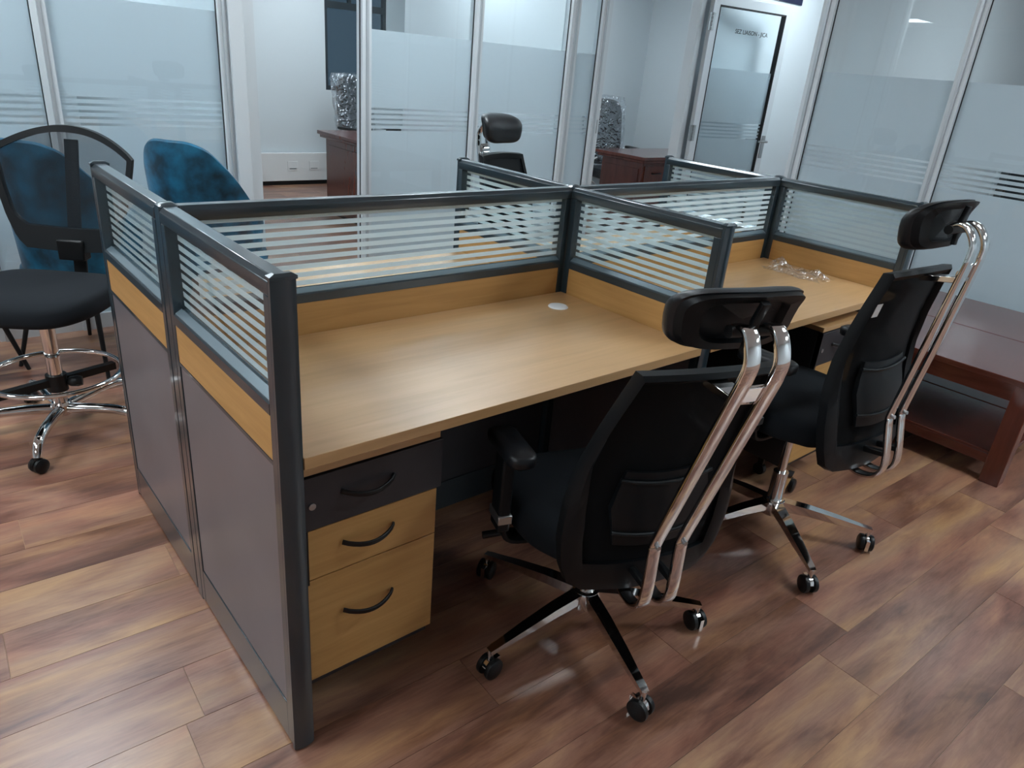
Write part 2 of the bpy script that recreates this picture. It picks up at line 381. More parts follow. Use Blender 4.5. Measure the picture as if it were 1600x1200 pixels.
# back wall with a window opening
bw = struct(MB().box(-6.1,3.58,7.0,7.1,0,CZ).box(4.36,8.1,7.0,7.1,0,CZ).box(3.58,4.36,7.0,7.1,0,1.03).box(3.58,4.36,7.0,7.1,2.55,CZ).build('wall_back', MT['wall']))
wn = struct(empty('window_1', (3.58, 7.0, 1.03)))
MB().box(0,0.78,0.02,0.07,0,0.05).box(0,0.78,0.02,0.07,1.47,1.52).box(0,0.04,0.02,0.07,0.05,1.47).box(0.74,0.78,0.02,0.07,0.05,1.47).box(0.04,0.74,0.02,0.07,0.84,0.91).build('window_frame', MT['darkframe'], wn)
box('pane', 0.04, 0.74, 0.042, 0.048, 0.05, 0.84, MT['glass'], wn); box('pane', 0.04, 0.74, 0.042, 0.048, 0.91, 1.47, MT['glass'], wn)
box('mullion', 0.30, 0.34, 0.03, 0.06, 0.91, 1.47, MT['darkframe'], wn)
# dark window at the end of the right-hand room
wn2 = struct(empty('window_2', (7.99, -1.95, 0.55)))
MB().box(-0.04,0,0,3.33,0,0.06).box(-0.04,0,0,3.33,1.21,1.27).box(-0.04,0,3.27,3.33,0.06,1.21).box(-0.04,0,0,0.06,0.06,1.21).box(-0.04,0,1.6,1.66,0.06,1.21).build('window_frame', MT['darkframe'], wn2)
box('pane', -0.02, -0.012, 0.06, 1.6, 0.06, 1.21, MT['nightpane'], wn2); box('pane', -0.02, -0.012, 1.66, 3.27, 0.06, 1.21, MT['nightpane'], wn2)

# ---------- glazed screens (mullions, panes, frosted film in bands)
def stripes_film(parent, place, u0, u1, zlo, ztop):
    """frosted film: solid below, five clear slits, solid above"""
    z = 1.020
    place('film', u0, u1, zlo, z, parent)
    for k in range(5):
        place('film_stripe', u0, u1, 1.032+0.03*k, 1.050+0.03*k, parent) if k < 4 else None
    place('film', u0, u1, 1.152, ztop, parent)
def glazed_wall(name, axis, plane, posts, top=2.62):
    root = struct(empty(name, (0,0,0)))
    def pl(nm, u0, u1, z0, z1, par, d0=0.026, d1=0.0268, mat=None):
        if axis == 'x': return box(nm, u0, u1, plane+d0, plane+d1, z0, z1, mat or MT['wfilm'], par)
        return box(nm, plane+d0, plane+d1, u0, u1, z0, z1, mat or MT['wfilm'], par)
    for i, (a, b) in enumerate(posts):
        pl('mullion', a, b, 0, CZ, root, -0.01, 0.06, MT['alu'])
        pl('mullion_ridge', a+(b-a)*0.38, a+(b-a)*0.62, 0, CZ, root, -0.022, -0.01, MT['alu_grey'])
        pl('seal', a-0.004, a, 0.08, CZ, root, 0.014, 0.022, MT['seal']); pl('seal', b, b+0.004, 0.08, CZ, root, 0.014, 0.022, MT['seal'])
    for (a0, a), (b, b1) in zip(posts, posts[1:]):
        pl('rail', a, b, 0, 0.08, root, 0.0, 0.05, MT['alu']); pl('rail', a, b, top, CZ, root, 0.0, 0.05, MT['alu'])
        pn = pl('pane', a, b, 0.08, top, root, 0.016, 0.024, MT['glass'])
        stripes_film(pn, pl, a, b, 0.08, 1.585)
    return root
glazed_wall('window_3', 'x', YB, [(-0.18,-0.12), (0.185,0.245), (1.005,1.05)])
glazed_wall('window_4', 'x', YB, [(1.825,1.885), (2.64,2.70), (3.48,3.56), (3.79,3.85)])
glazed_wall('window_5', 'y', XR, [(-3.0,-2.94), (-2.12,-2.06), (-1.26,-1.20), (-0.30,-0.24), (0.58,0.64), (1.44,1.52)])
# door jambs
j = struct(empty('trim_1', (1.05, YB, 0)))
box('jamb_face', 0.0, 0.075, -0.03, 0.06, 0, CZ, MT['alu'], j, 0.003); box('jamb_rebate', 0.075, 0.15, 0.02, 0.06, 0, CZ, MT['alu'], j)
box('strike_plate', 0.078, 0.084, 0.015, 0.02, 1.05, 1.17, MT['steel'], j)
j2 = struct(empty('trim_2', (3.85, YB, 0)))
box('jamb_face', 0.0, 0.035, -0.005, 0.06, 0, CZ, MT['alu'], j2); box('strike_plate', 0.012, 0.018, -0.009, -0.005, 1.03, 1.13, MT['steel'], j2)
j3 = struct(empty('trim_3', (4.90, YB, 0)))
box('jamb_face', 0.0, 0.06, -0.02, 0.08, 0, CZ, MT['alu'], j3, 0.003); box('jamb_rebate', 0.06, 0.15, -0.005, 0.08, 0, CZ, MT['alu_grey'], j3)
j4 = struct(empty('trim_4', (3.885, YB, 2.17)))
box('door_head', 0, 1.015, 0, 0.06, 0, CZ-2.17, MT['alu'], j4)
j5 = struct(empty('trim_5', (1.2, YB, 2.17)))
box('door_head', 0, 0.625, 0, 0.06, 0, CZ-2.17, MT['alu'], j5)
for nm, x0, x1, y0, y1 in (('baseboard_back', -0.14, 5.28, 6.985, 7.0), ('baseboard_corridor', 5.06, 7.99, YB-0.015, YB)):
    struct(box(nm, x0, x1, y0, y1, 0, 0.10, MT['white']))

# ---------- door leaf standing open against the corridor wall
dr = struct(empty('door_1', (5.0, YB-0.03, 0), math.atan2(-0.16, 0.92)))
LW = 0.93
MB().box(0,LW,-0.045,0,0.01,0.11).box(0,LW,-0.045,0,2.055,2.125).box(0,0.07,-0.045,0,0.11,2.055).box(LW-0.07,LW,-0.045,0,0.11,2.055).build('door_frame', MT['alu'], dr, bevel=0.003)
MB().box(0.07,0.076,-0.048,0.002,0.11,2.055).box(LW-0.078,LW-0.07,-0.048,0.002,0.11,2.055).box(0.076,LW-0.078,-0.048,0.002,2.045,2.055).build('bead_or_sill_sheen', MT['seal'], dr)
pn = box('pane', 0.072, LW-0.072, -0.026, -0.018, 0.11, 2.055, MT['glass'], dr)
def dpl(nm, u0, u1, z0, z1, par): return box(nm, u0, u1, -0.0175, -0.0167, z0, z1, MT['wfilm'], par)
stripes_film(pn, dpl, 0.074, LW-0.074, 0.11, 1.585)
tcu = bpy.data.curves.new('lettering', 'FONT'); tcu.body = 'SEZ LIAISON - JICA'; tcu.size = 0.047; tcu.align_x = 'CENTER'; tcu.extrude = 0.0004; tcu.offset = 0.0004
to = bpy.data.objects.new('tmp', tcu); COL.objects.link(to)
bpy.context.view_layer.update()
tme = bpy.data.meshes.new_from_object(to.evaluated_get(bpy.context.evaluated_depsgraph_get())); bpy.data.objects.remove(to)
tme.materials.clear(); tme.materials.append(MT['ink'])
lt = bpy.data.objects.new('lettering', tme); COL.objects.link(lt); lt.parent = pn
lt.location = (0.50, -0.0275, 1.865); lt.rotation_euler = (PI/2, 0, 0)
for z in (0.20, 0.99, 1.86):
    hg = MB().box(-0.03,0.03,-0.05,-0.044,z,z+0.13)
    for k in range(5): hg.lathe([(0.009,z+0.027*k),(0.009,z+0.022+0.027*k)], 10, (0,-0.055,0))
    hg.build('hinge', MT['steel'], dr, smooth=40)
MB().box(LW-0.055,LW-0.015,-0.052,-0.045,0.86,1.06).build('handle_plate', MT['steel'], dr, bevel=0.002)
MB().tube([(LW-0.035,-0.05,1.01),(LW-0.035,-0.10,1.01),(LW-0.05,-0.105,1.01),(LW-0.155,-0.105,1.01)], 0.009, 10).build('door_handle', MT['steel'], dr, smooth=50)
MB().tube([(LW-0.035,0,1.01),(LW-0.035,0.045,1.01),(LW-0.05,0.05,1.01),(LW-0.155,0.05,1.01)], 0.009, 10).build('door_handle', MT['steel'], dr, smooth=50)
po = tag(box('poster', 5.72, 6.40, YB-0.012, YB-0.001, 2.19, 2.60, MT['navy'], None, 0.001), 'dark navy notice on the white wall above the lettered glass door', 'poster')
box('white_line', 5.74+0.24, 5.76+0.24, YB-0.0125, YB-0.0121, 2.19, 2.58, MT['white'], po)

# ---------- ceiling light panels
def light_panel(x, y, label, dim=False):
    r = tag(empty('ceiling_light', (x, y, CZ)), label, 'ceiling light', 'square ceiling light panels')
    MB().box(-.31,.31,-.31,-.295,-.02,0).box(-.31,.31,.295,.31,-.02,0).box(-.31,-.295,-.295,.295,-.02,0).box(.295,.31,-.295,.295,-.02,0).build('frame', MT['white'], r)
    MB().box(-.295,.295,-.295,.295,-.012,-.004).build('diffuser', MT['panel_dim' if dim else 'panel'], r)
for x, y, d in (                (-2.7,-0.2,'over the left of the office'), (-1.5,0.6,'left of the near end screen'), (2.7,-1.3,'in front of the coffee table'), (3.2,-3.0,'near the front wall, added to brighten the right-hand floor'),  # the panel near the front wall is an unseen, added light for the floor
                (-2.7,2.2,'left of the tall stool'), (-0.3,2.5,'over the tall stool'), (2.0,2.0,'over the far side of the workstation'),
                (-4.6,5.0,'at the far left end of the office'), (6.1,2.2,'over the corridor beside the open glass door'),
                (0.45,4.6,'in the room behind the left glazing'), (3.0,3.85,'in the middle office near its door'), (3.2,5.9,'in the middle office near its window'),
                (4.9,4.0,'in the room with the open glass door'), (6.0,0.0,'in the right glazed room'), (6.0,-2.4,'at the front of the right glazed room')):
    light_panel(x, y, 'square white light panel set in the ceiling ' + d, y > 3.2 or x > 5)

# ------------------------------------------------------------------ workstation screens
ZG0, ZG1, ZW0, ZK = 0.866, 1.070, 0.738, 0.12
def partition(name_label, origin, rz, L, cap0=False, cap1=False, lower='laminate'):
    """screen along local x from 0 to L, thickness local y 0..T"""
    r = tag(empty('partition_screen', origin, rz), name_label, 'partition', 'screens of the workstation')
    c0 = 0.013 if cap0 else 0.0; c1 = L-0.013 if cap1 else L
    st = 0.024
    # top rail with chamfered crown
    MB().prism([(0.002,ZG1),(T-0.002,ZG1),(T,ZG1+0.004),(T,H-0.010),(T-0.009,H),(0.009,H),(0,H-0.010),(0,ZG1+0.004)], c0, c1, axis=0).build('top_rail', MT['slate'], r, bevel=0.0015)
    for a, b in ((c0, c0+st), (c1-st, c1)):
        MB().box(a+0.0006,b,0.0005,T-0.0005,0.012,ZG1).build('stile', MT['slate'], r, bevel=0.0015)
    a, b = c0+st, c1-st
    # sill under the glass, sloped to the pane on both sides
    MB().prism([(0.0,0.838),(T,0.838),(T,0.860),(T-0.003,0.863),(T/2+0.006,ZG0+0.006),(T/2-0.006,ZG0+0.006),(0.003,0.863),(0,0.860)], a, b, axis=0).build('sill_rail', MT['slate'], r)
    MB().prism([(0.004,0.8636),(T/2-0.0035,ZG0+0.0068),(T/2-0.0035,ZG0+0.0085),(0.004,0.8650)], a, b, axis=0).prism([(T/2+0.0035,ZG0+0.0068),(T-0.004,0.8636),(T-0.004,0.8650),(T/2+0.0035,ZG0+0.0085)], a, b, axis=0).build('bead_or_sill_sheen', MT['sill_sheen'], r)  # pale strips laid on the sill slopes to paint in reflected ceiling light
    pn = box('glass_pane', a, b, T/2-0.003, T/2+0.003, ZG0+0.006, ZG1, MT['glass'], r)
    for k in range(10):
        z1 = 1.0705-0.0221*k; z0 = z1-0.0128
        if z0 < ZG0+0.004: z0 = ZG0+0.004
        if z1-z0 < 0.004: break
        box('film_stripe', a, b, T/2-0.0036, T/2-0.0031, z0, z1, MT['film'], pn)
    for s0, s1 in ((0.0015,0.010), (T-0.010,T-0.0015)):
        box('wood_panel', a+0.001, b-0.001, s0, s1, ZW0+0.004, 0.8375, MT['oak_up'], r, 0.0008)
    box('trim_rail', a, b, 0.001, T-0.001, ZW0-0.006, ZW0+0.003, MT['slate'], r)
    box('core', a, b, 0.011, T-0.011, ZK, 0.837, MT['slate_dark'], r)
    for s0, s1 in ((0.003,0.010), (T-0.010,T-0.003)):
        box('lower_panel', a+0.002, b-0.002, s0, s1, ZK+0.002, ZW0-0.008, MT[lower], r, 0.001)  # charcoal variant paints the shade under the desks into the panel colour
    box('kick_rail', a, b, 0.001, T-0.001, 0.012, ZK, MT['slate' if lower == 'laminate' else 'slate_dark'], r, 0.0015)  # spine kick rail darkened too, as painted under-desk shade
    for fx in (c0+0.06, c1-0.06): MB().lathe([(0.012,0),(0.012,0.012)], 12, (fx,T/2,0)).build('levelling_foot', MT['black'], r)
    for flag, e0, sg in ((cap0, 0.0, -1), (cap1, L, 1)):
        if not flag: continue
        x0 = e0; x1 = e0 - sg*0.0125
        pr = [(x1,0.0),(x1,T),(x0+(-sg)*0.004,T),(x0,T-0.008),(x0+sg*0.002,T/2),(x0,0.008),(x0-sg*0.004,0)]
        MB().prism(pr, 0.004, H-0.006, axis=2).build('end_cover', MT['slate'], r, smooth=50)
        pr2 = [(x1-sg*0.006,-0.0015),(x1-sg*0.006,T+0.0015),(x0,T+0.0015),(x0+sg*0.003,T/2),(x0,-0.0015)]
        cp = MB(); n = len(pr2)
        cx = sum(q[0] for q in pr2)/n
        vs = [(u,v,H-0.0055) for u,v in pr2]+[(u,v,H+0.0005) for u,v in pr2]+[(cx+(u-cx)*0.5, T/2+(v-T/2)*0.6, H+0.006) for u,v in pr2]
        fs = [tuple(range(n-1,-1,-1)), tuple(range(2*n,3*n))]+[(i+k*n,(i+1)%n+k*n,(i+1)%n+(k+1)*n,i+(k+1)*n) for i in range(n) for k in (0,1)]
        cp.add(vs, fs).build('end_cap', MT['slate'], r)
    return r
BK = 2*D+T
def along_y(x, y0, y1, label, **k): return partition(label, (x+T, y0, 0), PI/2, y1-y0, **k)
def along_x(x0, x1, y, label, **k): return partition(label, (x0, y, 0), 0, x1-x0, **k)
along_y(0, 0, D, 'nearest end screen of the workstation, beside the drawers with its end post in front', cap0=True)
along_y(0, D+T, BK, 'end screen of the workstation next to the tall stool', cap1=True)
along_x(T, W, D, 'long spine screen behind the empty near desk', lower='charcoal')  # both spine screens get dark lower panels in place of desk shade
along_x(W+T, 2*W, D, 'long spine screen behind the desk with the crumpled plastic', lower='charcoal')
along_y(W, 0, D, 'short divider screen between the two near desks', cap0=True)
along_y(W, D+T, BK, 'short divider screen on the far side, below the lone black headrest', cap1=True)
along_y(2*W, 0, D, 'end screen beside the coffee table, closing the desk with plastic', cap0=True)
along_y(2*W, D+T, BK, 'far end screen in front of the open glass door', cap1=True)
def post(x, y, label, chrome=True):
    r = tag(empty('partition_post', (x, y, 0)), label, 'post', 'connector posts of the workstation')
    c = 0.006
    pr = [(c,0),(T-c,0),(T,c),(T,T-c),(T-c,T),(c,T),(0,T-c),(0,c)]
    pr = [(u*0.96+T*0.02, v*0.96+T*0.02) for u, v in pr]
    MB().prism(pr, 0.0, H-0.006, axis=2).build('shaft', MT['slate'], r)
    MB().box(0.012,T-0.012,-0.0006,0.0,0.0,H-0.01).build('slot', MT['slate_dark'], r)
    if chrome: MB().box(T/2-0.0015,T/2+0.0015,-0.0016,-0.0006,0.80,H-0.02).build('key_strip', MT['alu_grey'], r)
    cp = MB(); n = 8
    vs = [(u,v,H-0.006) for u,v in pr]+[(u,v,H) for u,v in pr]+[(T/2+(u-T/2)*0.55, T/2+(v-T/2)*0.55, H+0.006) for u,v in pr]
    cp.add(vs, [tuple(range(n-1,-1,-1)), tuple(range(2*n,3*n))]+[(i+k*n,(i+1)%n+k*n,(i+1)%n+(k+1)*n,i+(k+1)*n) for i in range(n) for k in (0,1)]).build('post_cap', MT['slate'], r, bevel=0.001)
post(0, D, 'slate connector post between the two left end screens', False)
post(W, D, 'slate connector post where four screens meet at the middle')
post(2*W, D, 'slate connector post at the coffee table end of the spine', False)

# ------------------------------------------------------------------ worktops
def worktop(x0, x1, y0, y1, label, gx, gy):
    r = tag(empty('desk_worktop', (x0, y0, 0)), label, 'desk', 'oak worktops of the workstation')
    lx, ly = x1-x0, y1-y0
    box('board', 0.001, lx-0.001, 0.001, ly-0.001, 0.7245, 0.75, MT['oak'], r, 0.0012)
    g = MB().lathe([(0.0,0.7545),(0.024,0.7545),(0.030,0.7535),(0.0335,0.7500)], 28, (gx-x0, gy-y0, 0)).build('cable_grommet', MT['white'], r, smooth=50)
    for bx in (0.004, lx-0.034):
        MB().box(bx,bx+0.03,0.10,ly-0.02,0.7215,0.7245).box(bx if bx < .1 else bx+0.027, bx+0.003 if bx < .1 else bx+0.03,0.10,ly-0.02,0.66,0.7215).build('support_bracket', MT['black'], r)
    return r
worktop(T, W, 0.0, D, 'empty oak worktop with white cable cap, nearest the camera', 1.155, 0.483)
worktop(W+T, 2*W, 0.0, D, 'oak worktop with crumpled clear plastic lying on it', 1.43, 0.50)
worktop(T, W, D+T, BK, 'oak worktop behind the spine, on the tall stool side', 1.155, 0.78)
worktop(W+T, 2*W, D+T, BK, 'oak worktop behind the spine, nearest the open glass door', 2.44, 0.78)

# ------------------------------------------------------------------ drawer pedestals
def pedestal(x0, y0, wd, label, depth=0.46):
    r = tag(empty('drawer_pedestal', (x0, y0, 0)), label, 'drawer unit', 'three-drawer pedestals')
    zb = 0.095; zt = 0.672
    MB().box(0.004,wd-0.012,0.018,depth,zb,zt-0.002).build('body', MT['charcoal'], r, bevel=0.001)
    box('top_board', 0, wd-0.006, 0.0, depth, zt, 0.690, MT['oak'], r, 0.001)
    box('lock_strip', 0.002, 0.012, -0.001, 0.016, 0.40, zt-0.004, MT['black'], r)
    for z0, z1, m, xa, xb in ((0.541,0.668,'charcoal',0.002,wd), (0.412,0.538,'oak_up',0.004,wd-0.010), (0.126,0.409,'oak_up',0.004,wd-0.010)):
        d = box('drawer', xa, xb, -0.003 if m == 'charcoal' else 0.0, 0.0175, z0, z1, MT[m], r, 0.0012)
        zc = (z0+z1)/2 + (0.01 if z1-z0 < 0.2 else 0.03); xc = wd*0.5-0.02; h = 0.064
        path = [(xc-h+2*h*i/12, -0.004-0.024*math.sin(PI*i/12)**0.7, zc-0.010*math.sin(PI*i/12)) for i in range(13)]
        MB().sweep(path, rrect(0.012, 0.006, 0.0025, 3), side=(0,0,1)).build('handle', MT['black'], d, smooth=50)
    MB().lathe([(0,0.0),(0.007,0.0),(0.008,-0.005),(0,-0.006)], 12, (0.022,-0.001,0.60), 'y').build('lock', MT['steel'], r, smooth=50)
    for cx in (0.05, wd-0.06):
        for cy in (0.13, depth-0.05):
            MB().lathe([(0,-0.012),(0.024,-0.012),(0.026,-0.006),(0.026,0.006),(0.024,0.012),(0,0.012)], 16, (cx,cy,0.026), 'x').box(cx-0.008,cx+0.008,cy-0.012,cy+0.012,0.045,zb).build('caster', MT['black'], r, smooth=40)
    return r
pedestal(0.062, 0.058, 0.345, 'three-drawer pedestal with charcoal top drawer under the near desk')
pedestal(2.03, 0.0, 0.345, 'drawer pedestal pulled forward under the desk with plastic, behind the right chair')

# ------------------------------------------------------------------ executive task chair
def caster(parent, x, y, ang, hood):
    """twin-wheel caster; hood chrome"""
    c, s = math.cos(ang), math.sin(ang)
    mt = Matrix.Translation((x,y,0)) @ Matrix.Rotation(ang,4,'Z')
    b = MB()
    for sx in (-1,1):
        b.lathe([(0,sx*0.006),(0.022,sx*0.006),(0.0285,sx*0.009),(0.0295,sx*0.015),(0.0285,sx*0.021),(0.022,sx*0.025),(0,sx*0.025)], 20, (0,0,0.0295), 'x')
    o = b.xform(mt).build('caster', MT['black'], parent, smooth=40)
    h = MB()
    h.prism([(-0.022,0.036)]+arc((0,0.034),0.0215,PI*0.95,0.05*PI,8)[0:]+[(0.022,0.036),(0.012,0.012),(-0.012,0.012)], -0.0058, 0.0058, axis=0)
    h.box(-0.006,0.006,-0.031,-0.012,0.010,0.050)
    h.lathe([(0.0085,0.050),(0.0085,0.085)], 12)
    h.xform(mt).build('caster_hood', MT['chrome'], o, smooth=40)
def star_base(root, R, a0, lift, chrome_arm=True):
    hub = MB().lathe([(0.030,0.075),(0.041,0.080),(0.043,0.120),(0.038,0.132),(0.029,0.134)], 24).build('hub', MT['chrome'], root, smooth=40)
    for k in range(5):
        a = a0+k*2*PI/5; d = Vector((math.cos(a), math.sin(a), 0))
        path = [d*r+Vector((0,0,z)) for r, z in ((0.030,0.108),(0.12,0.103),(0.22,0.092),(R-0.035,0.083),(R-0.012,0.0815),(R+0.006,0.079))]
        prof = [(-0.019,-0.024),(0.019,-0.024),(0.017,0.010),(0.010,0.017),(-0.010,0.017),(-0.017,0.010)]
        MB().sweep(path, [(p_, -q_) for p_, q_ in prof][::-1], side=(-d.y,d.x,0), scales=[(1.0,1.0),(0.92,0.9),(0.80,0.72),(0.62,0.5),(0.60,0.42),(0.5,0.36)]).build('base_arm', MT['chrome'], root, smooth=35)
        caster(root, d.x*R, d.y*R, a*1.7+0.6*k, True)
    MB().lathe([(0.026,0.120),(0.026,0.20+lift*0.5)], 20).build('column_sleeve', MT['chrome'], root, smooth=40)
    MB().lathe([(0.0145,0.20),(0.0145,0.335+lift)], 18).build('gas_column', MT['chrome'], root, smooth=40)
def exec_chair(label, loc, rz, lift, recline, base_rot, dy=0.0):
    r = tag(empty('office_chair', (loc[0], loc[1], 0), rz), label, 'chair', 'black high-back chairs with chrome spines')
    star_base(r, 0.335, base_rot-rz, lift)
    ML = Matrix.Translation((0,dy,lift))
    piv = Matrix.Translation((0,-0.28,0.45))
    MR = ML @ piv @ Matrix.Rotation(recline,4,'X') @ piv.inverted()
    def up(o): o.matrix_local = ML; return o
    def bk(o): o.matrix_local = MR; return o
    # mechanism
    up(MB().box(-0.075,0.075,-0.17,0.11,0.335,0.372).box(-0.12,0.12,-0.05,0.05,0.355,0.378).build('tilt_mechanism', MT['black'], r, bevel=0.006))
    up(MB().tube([(-0.07,0.02,0.352),(-0.20,0.03,0.350),(-0.255,0.035,0.343)], 0.005, 8).tube([(-0.25,0.034,0.343),(-0.31,0.04,0.338)], 0.010, 8).build('lever', MT['black'], r, smooth=50))
    # seat cushion: superellipse outline, crowned, waterfall front
    def seat_ring(scale, z, drop):
        out = []
        for i in range(40):
            a = 2*PI*i/40; c, s = math.cos(a), math.sin(a)
            x = 0.258*math.copysign(abs(c)**0.55, c)*scale; y = 0.04+0.235*math.copysign(abs(s)**0.6, s)*scale
            x *= 1.0-0.06*(0.02-y)/0.25 if y < 0.02 else 1.0
            out.append((x, y, z-drop*max(0,(y-0.12)/0.145)**2 - (0.010*(y < -0.15))))
        return out
    rings = [seat_ring(0.86,0.372,0), seat_ring(0.97,0.380,0.0), seat_ring(1.0,0.405,0.008), seat_ring(0.995,0.435,0.02), seat_ring(0.95,0.458,0.028), seat_ring(0.80,0.468,0.03), seat_ring(0.4,0.466,0.02), seat_ring(0.02,0.464,0.0)]
    sm = MB(); n = 40
    sm.add([q for g in rings for q in g], [tuple(range(n-1,-1,-1)), tuple(n*7+i for i in range(n))]+[(k*n+i,k*n+(i+1)%n,(k+1)*n+(i+1)%n,(k+1)*n+i) for k in range(7) for i in range(n)])
    up(sm.build('seat', MT['fabric'], r, smooth=60, subd=1))
    # back: curved surface y(x,z)
    def by(x, z):
        base = lerp_table([(0.33,-0.225),(0.42,-0.243),(0.52,-0.250),(0.62,-0.250),(0.70,-0.260),(0.80,-0.290),(0.88,-0.322),(0.96,-0.357)], z)
        return base + 0.65*x*x
    def hw(z): return lerp_table([(0.335,0.150),(0.36,0.190),(0.42,0.215),(0.50,0.226),(0.58,0.222),(0.68,0.206),(0.80,0.184),(0.90,0.168),(0.94,0.163)], z)
    zs = [0.335,0.345,0.36,0.39,0.43,0.47,0.52,0.57,0.62,0.68,0.74,0.80,0.86,0.91,0.935,0.945]
    def ring_frame(inner):
        """outline points (left side up, top, right side down) of the back frame"""
        zz = [0.335+0.61*i/22 for i in range(23)]
        return zz
    # frame as a swept border with wide lower bezel
    outer = []; inner = []
    zz = [0.338+(0.945-0.338)*(i/24) for i in range(25)]
    for z in zz: outer.append((-hw(z), z))
    for i in range(1,12): outer.append((-hw(0.945)+2*hw(0.945)*i/12, 0.945+0.004*math.sin(PI*i/12)))
    for z in reversed(zz): outer.append((hw(z), z))
    for i in range(1,12): outer.append((hw(0.338)-2*hw(0.338)*i/12, 0.338-0.012*math.sin(PI*i/12)))
    zc, zlo, zhi = 0.64, 0.418, 0.925
    for x, z in outer:
        bez = lerp_table([(0.335,0.050),(0.45,0.050),(0.56,0.040),(0.66,0.022),(0.80,0.014),(0.95,0.012)], z)
        zi = zlo + (zhi-zlo)*(z-0.330)/(0.949-0.330); zi = min(max(zi,zlo),zhi)
        lim = max(0.02, hw(zi)-bez)
        xi = max(-lim, min(lim, x*(lim/ max(hw(z),1e-3)) if abs(x) > 1e-4 else 0))
        inner.append((xi, zi))
    nF = len(outer); vs = []
    for (x,z) in outer: vs.append((x, by(x,z)+0.016, z))
    for (x,z) in outer: vs.append((x*0.995, by(x,z)-0.010, z))
    for (x,z),(xi,zi) in zip(outer,inner): xm, zm = x*0.5+xi*0.5, z*0.5+zi*0.5; vs.append((xm, by(xm,zm)-0.019, zm))
    for (x,z) in inner: vs.append((x, by(x,z)-0.008, z))
    for (x,z) in inner: vs.append((x, by(x,z)+0.010, z))
    fs = []
    for k in range(5):
        for i in range(nF):
            j_ = (i+1) % nF; a, b = k*nF, ((k+1)%5)*nF
            fs.append((a+i, a+j_, b+j_, b+i))
    bk(MB().add(vs, fs).build('back_frame', MT['softblack'], r, smooth=50))
    g = []
    for i in range(13):
        z = 0.41+(0.93-0.41)*i/12; row = []
        bez = lerp_table([(0.335,0.045),(0.45,0.045),(0.56,0.034),(0.66,0.018),(0.80,0.010),(0.95,0.008)], z)
        for q in range(13):
            x = (-1+2*q/12)*(hw(z)-bez); row.append((x, by(x,z)+0.002, z))
        g.append(row)
    bk(MB().sheet(g).build('back_net', MT['backmesh'], r, smooth=60, fix=False))
    # lumbar support with two raised ridges
    lf = []; lb = []
    for i in range(9):
        z = 0.47+0.20*i/8; a = []; b = []
        wv = 0.128*(1-0.18*abs(i-4)/4)
        for q in range(11):
            x = (-1+2*q/10)*wv; zz_ = z+0.012*(x/0.12)**2
            a.append((x, by(x,z)-0.004, zz_)); b.append((x, by(x,z)-0.012-0.006*math.sin(PI*i/8), zz_))
        lf.append(a); lb.append(b)
    lum = bk(MB().slab(lf, lb).build('lumbar_pad', MT['softblack'], r, smooth=50))
    for z in (0.505, 0.645):
        pth = [(x, by(x,z)-0.017, z+1.0*x*x) for x in [(-0.118+0.236*i/14) for i in range(15)]]
        MB().tube(pth, 0.005, 8).build('ridge', MT['softblack'], lum, smooth=60)
    # chrome spine bars
    path2 = [(-0.175,0.348),(-0.205,0.325),(-0.245,0.312),(-0.285,0.318),(-0.310,0.345),(-0.316,0.39),(-0.314,0.45),(-0.313,0.500),(-0.320,0.535),(-0.395,0.755),(-0.462,0.952),(-0.472,0.985),(-0.477,1.015),(-0.468,1.045),(-0.452,1.066),(-0.432,1.070),(-0.408,1.058)]
    for sx in (-1,1):
        pts = []
        for i, (y, z) in enumerate(path2):
            xx = 0.035 if z < 0.95 or i < 11 else 0.035-0.005*(i-10)/6
            pts.append((sx*xx, y, z))
        sp = smoothpath(pts, 4)
        bk(MB().sweep(sp, rrect(0.031, 0.013, 0.004, 2), side=(1,0,0)).build('spine_bar', MT['chrome'], r, smooth=40))
        q = sx*0.035
        bk(MB().lathe([(0,-0.002),(0.0055,-0.002),(0.006,0.0),(0.006,0.006)], 12, (q,-0.3275,0.513), 'y').build('bolt', MT['steel'], r, smooth=40))
    bk(MB().prism([(-0.4545,0.928),(-0.466,0.962),(-0.460,0.966),(-0.440,0.945),(-0.438,0.930)], -0.026, 0.026, axis=0).build('cross_plate', MT['chrome'], r, bevel=0.001))
    bk(MB().box(-0.024,0.024,-0.44,-0.345,0.915,0.932).build('upper_bracket', MT['chrome'], r, bevel=0.002))
    bk(MB().box(-0.045,-0.029,-0.310,-0.235,0.385,0.405).box(0.029,0.045,-0.310,-0.235,0.385,0.405).build('lower_bracket', MT['black'], r, bevel=0.004))
    # headrest: pad curved round the head, hollow shell with rib behind
    def hr(u, v):
        x = 0.138*u*(1.0+0.07*v)
        z = 1.066+0.066*v
        y = -0.386 + 1.1*x*x - 0.026*v*abs(v) - 0.008*v + 0.014*(1-v*v)
        return x, y, z
    n = 48; vs = []; ks = [0.02,0.3,0.55,0.78,0.92,0.985,1.0,0.985,0.90,0.6,0.02]
    offs = [0.040,0.040,0.038,0.034,0.028,0.018,0.006,-0.008,-0.014,-0.014,-0.014]
    for k, of in zip(ks, offs):
        for i in range(n):
            a = 2*PI*i/n; c, s_ = math.cos(a), math.sin(a)
            x, y, z = hr(math.copysign(abs(c)**0.50,c)*k, math.copysign(abs(s_)**0.55,s_)*k)
            vs.append((x, y+of, z))
    m = len(ks)
    fs = [(k*n+i,k*n+(i+1)%n,(k+1)*n+(i+1)%n,(k+1)*n+i) for k in range(m-1) for i in range(n)]+[tuple(range(n-1,-1,-1)), tuple((m-1)*n+i for i in range(n))]
    bk(MB().add(vs, fs).build('headrest_pad', MT['leather'], r, smooth=60))
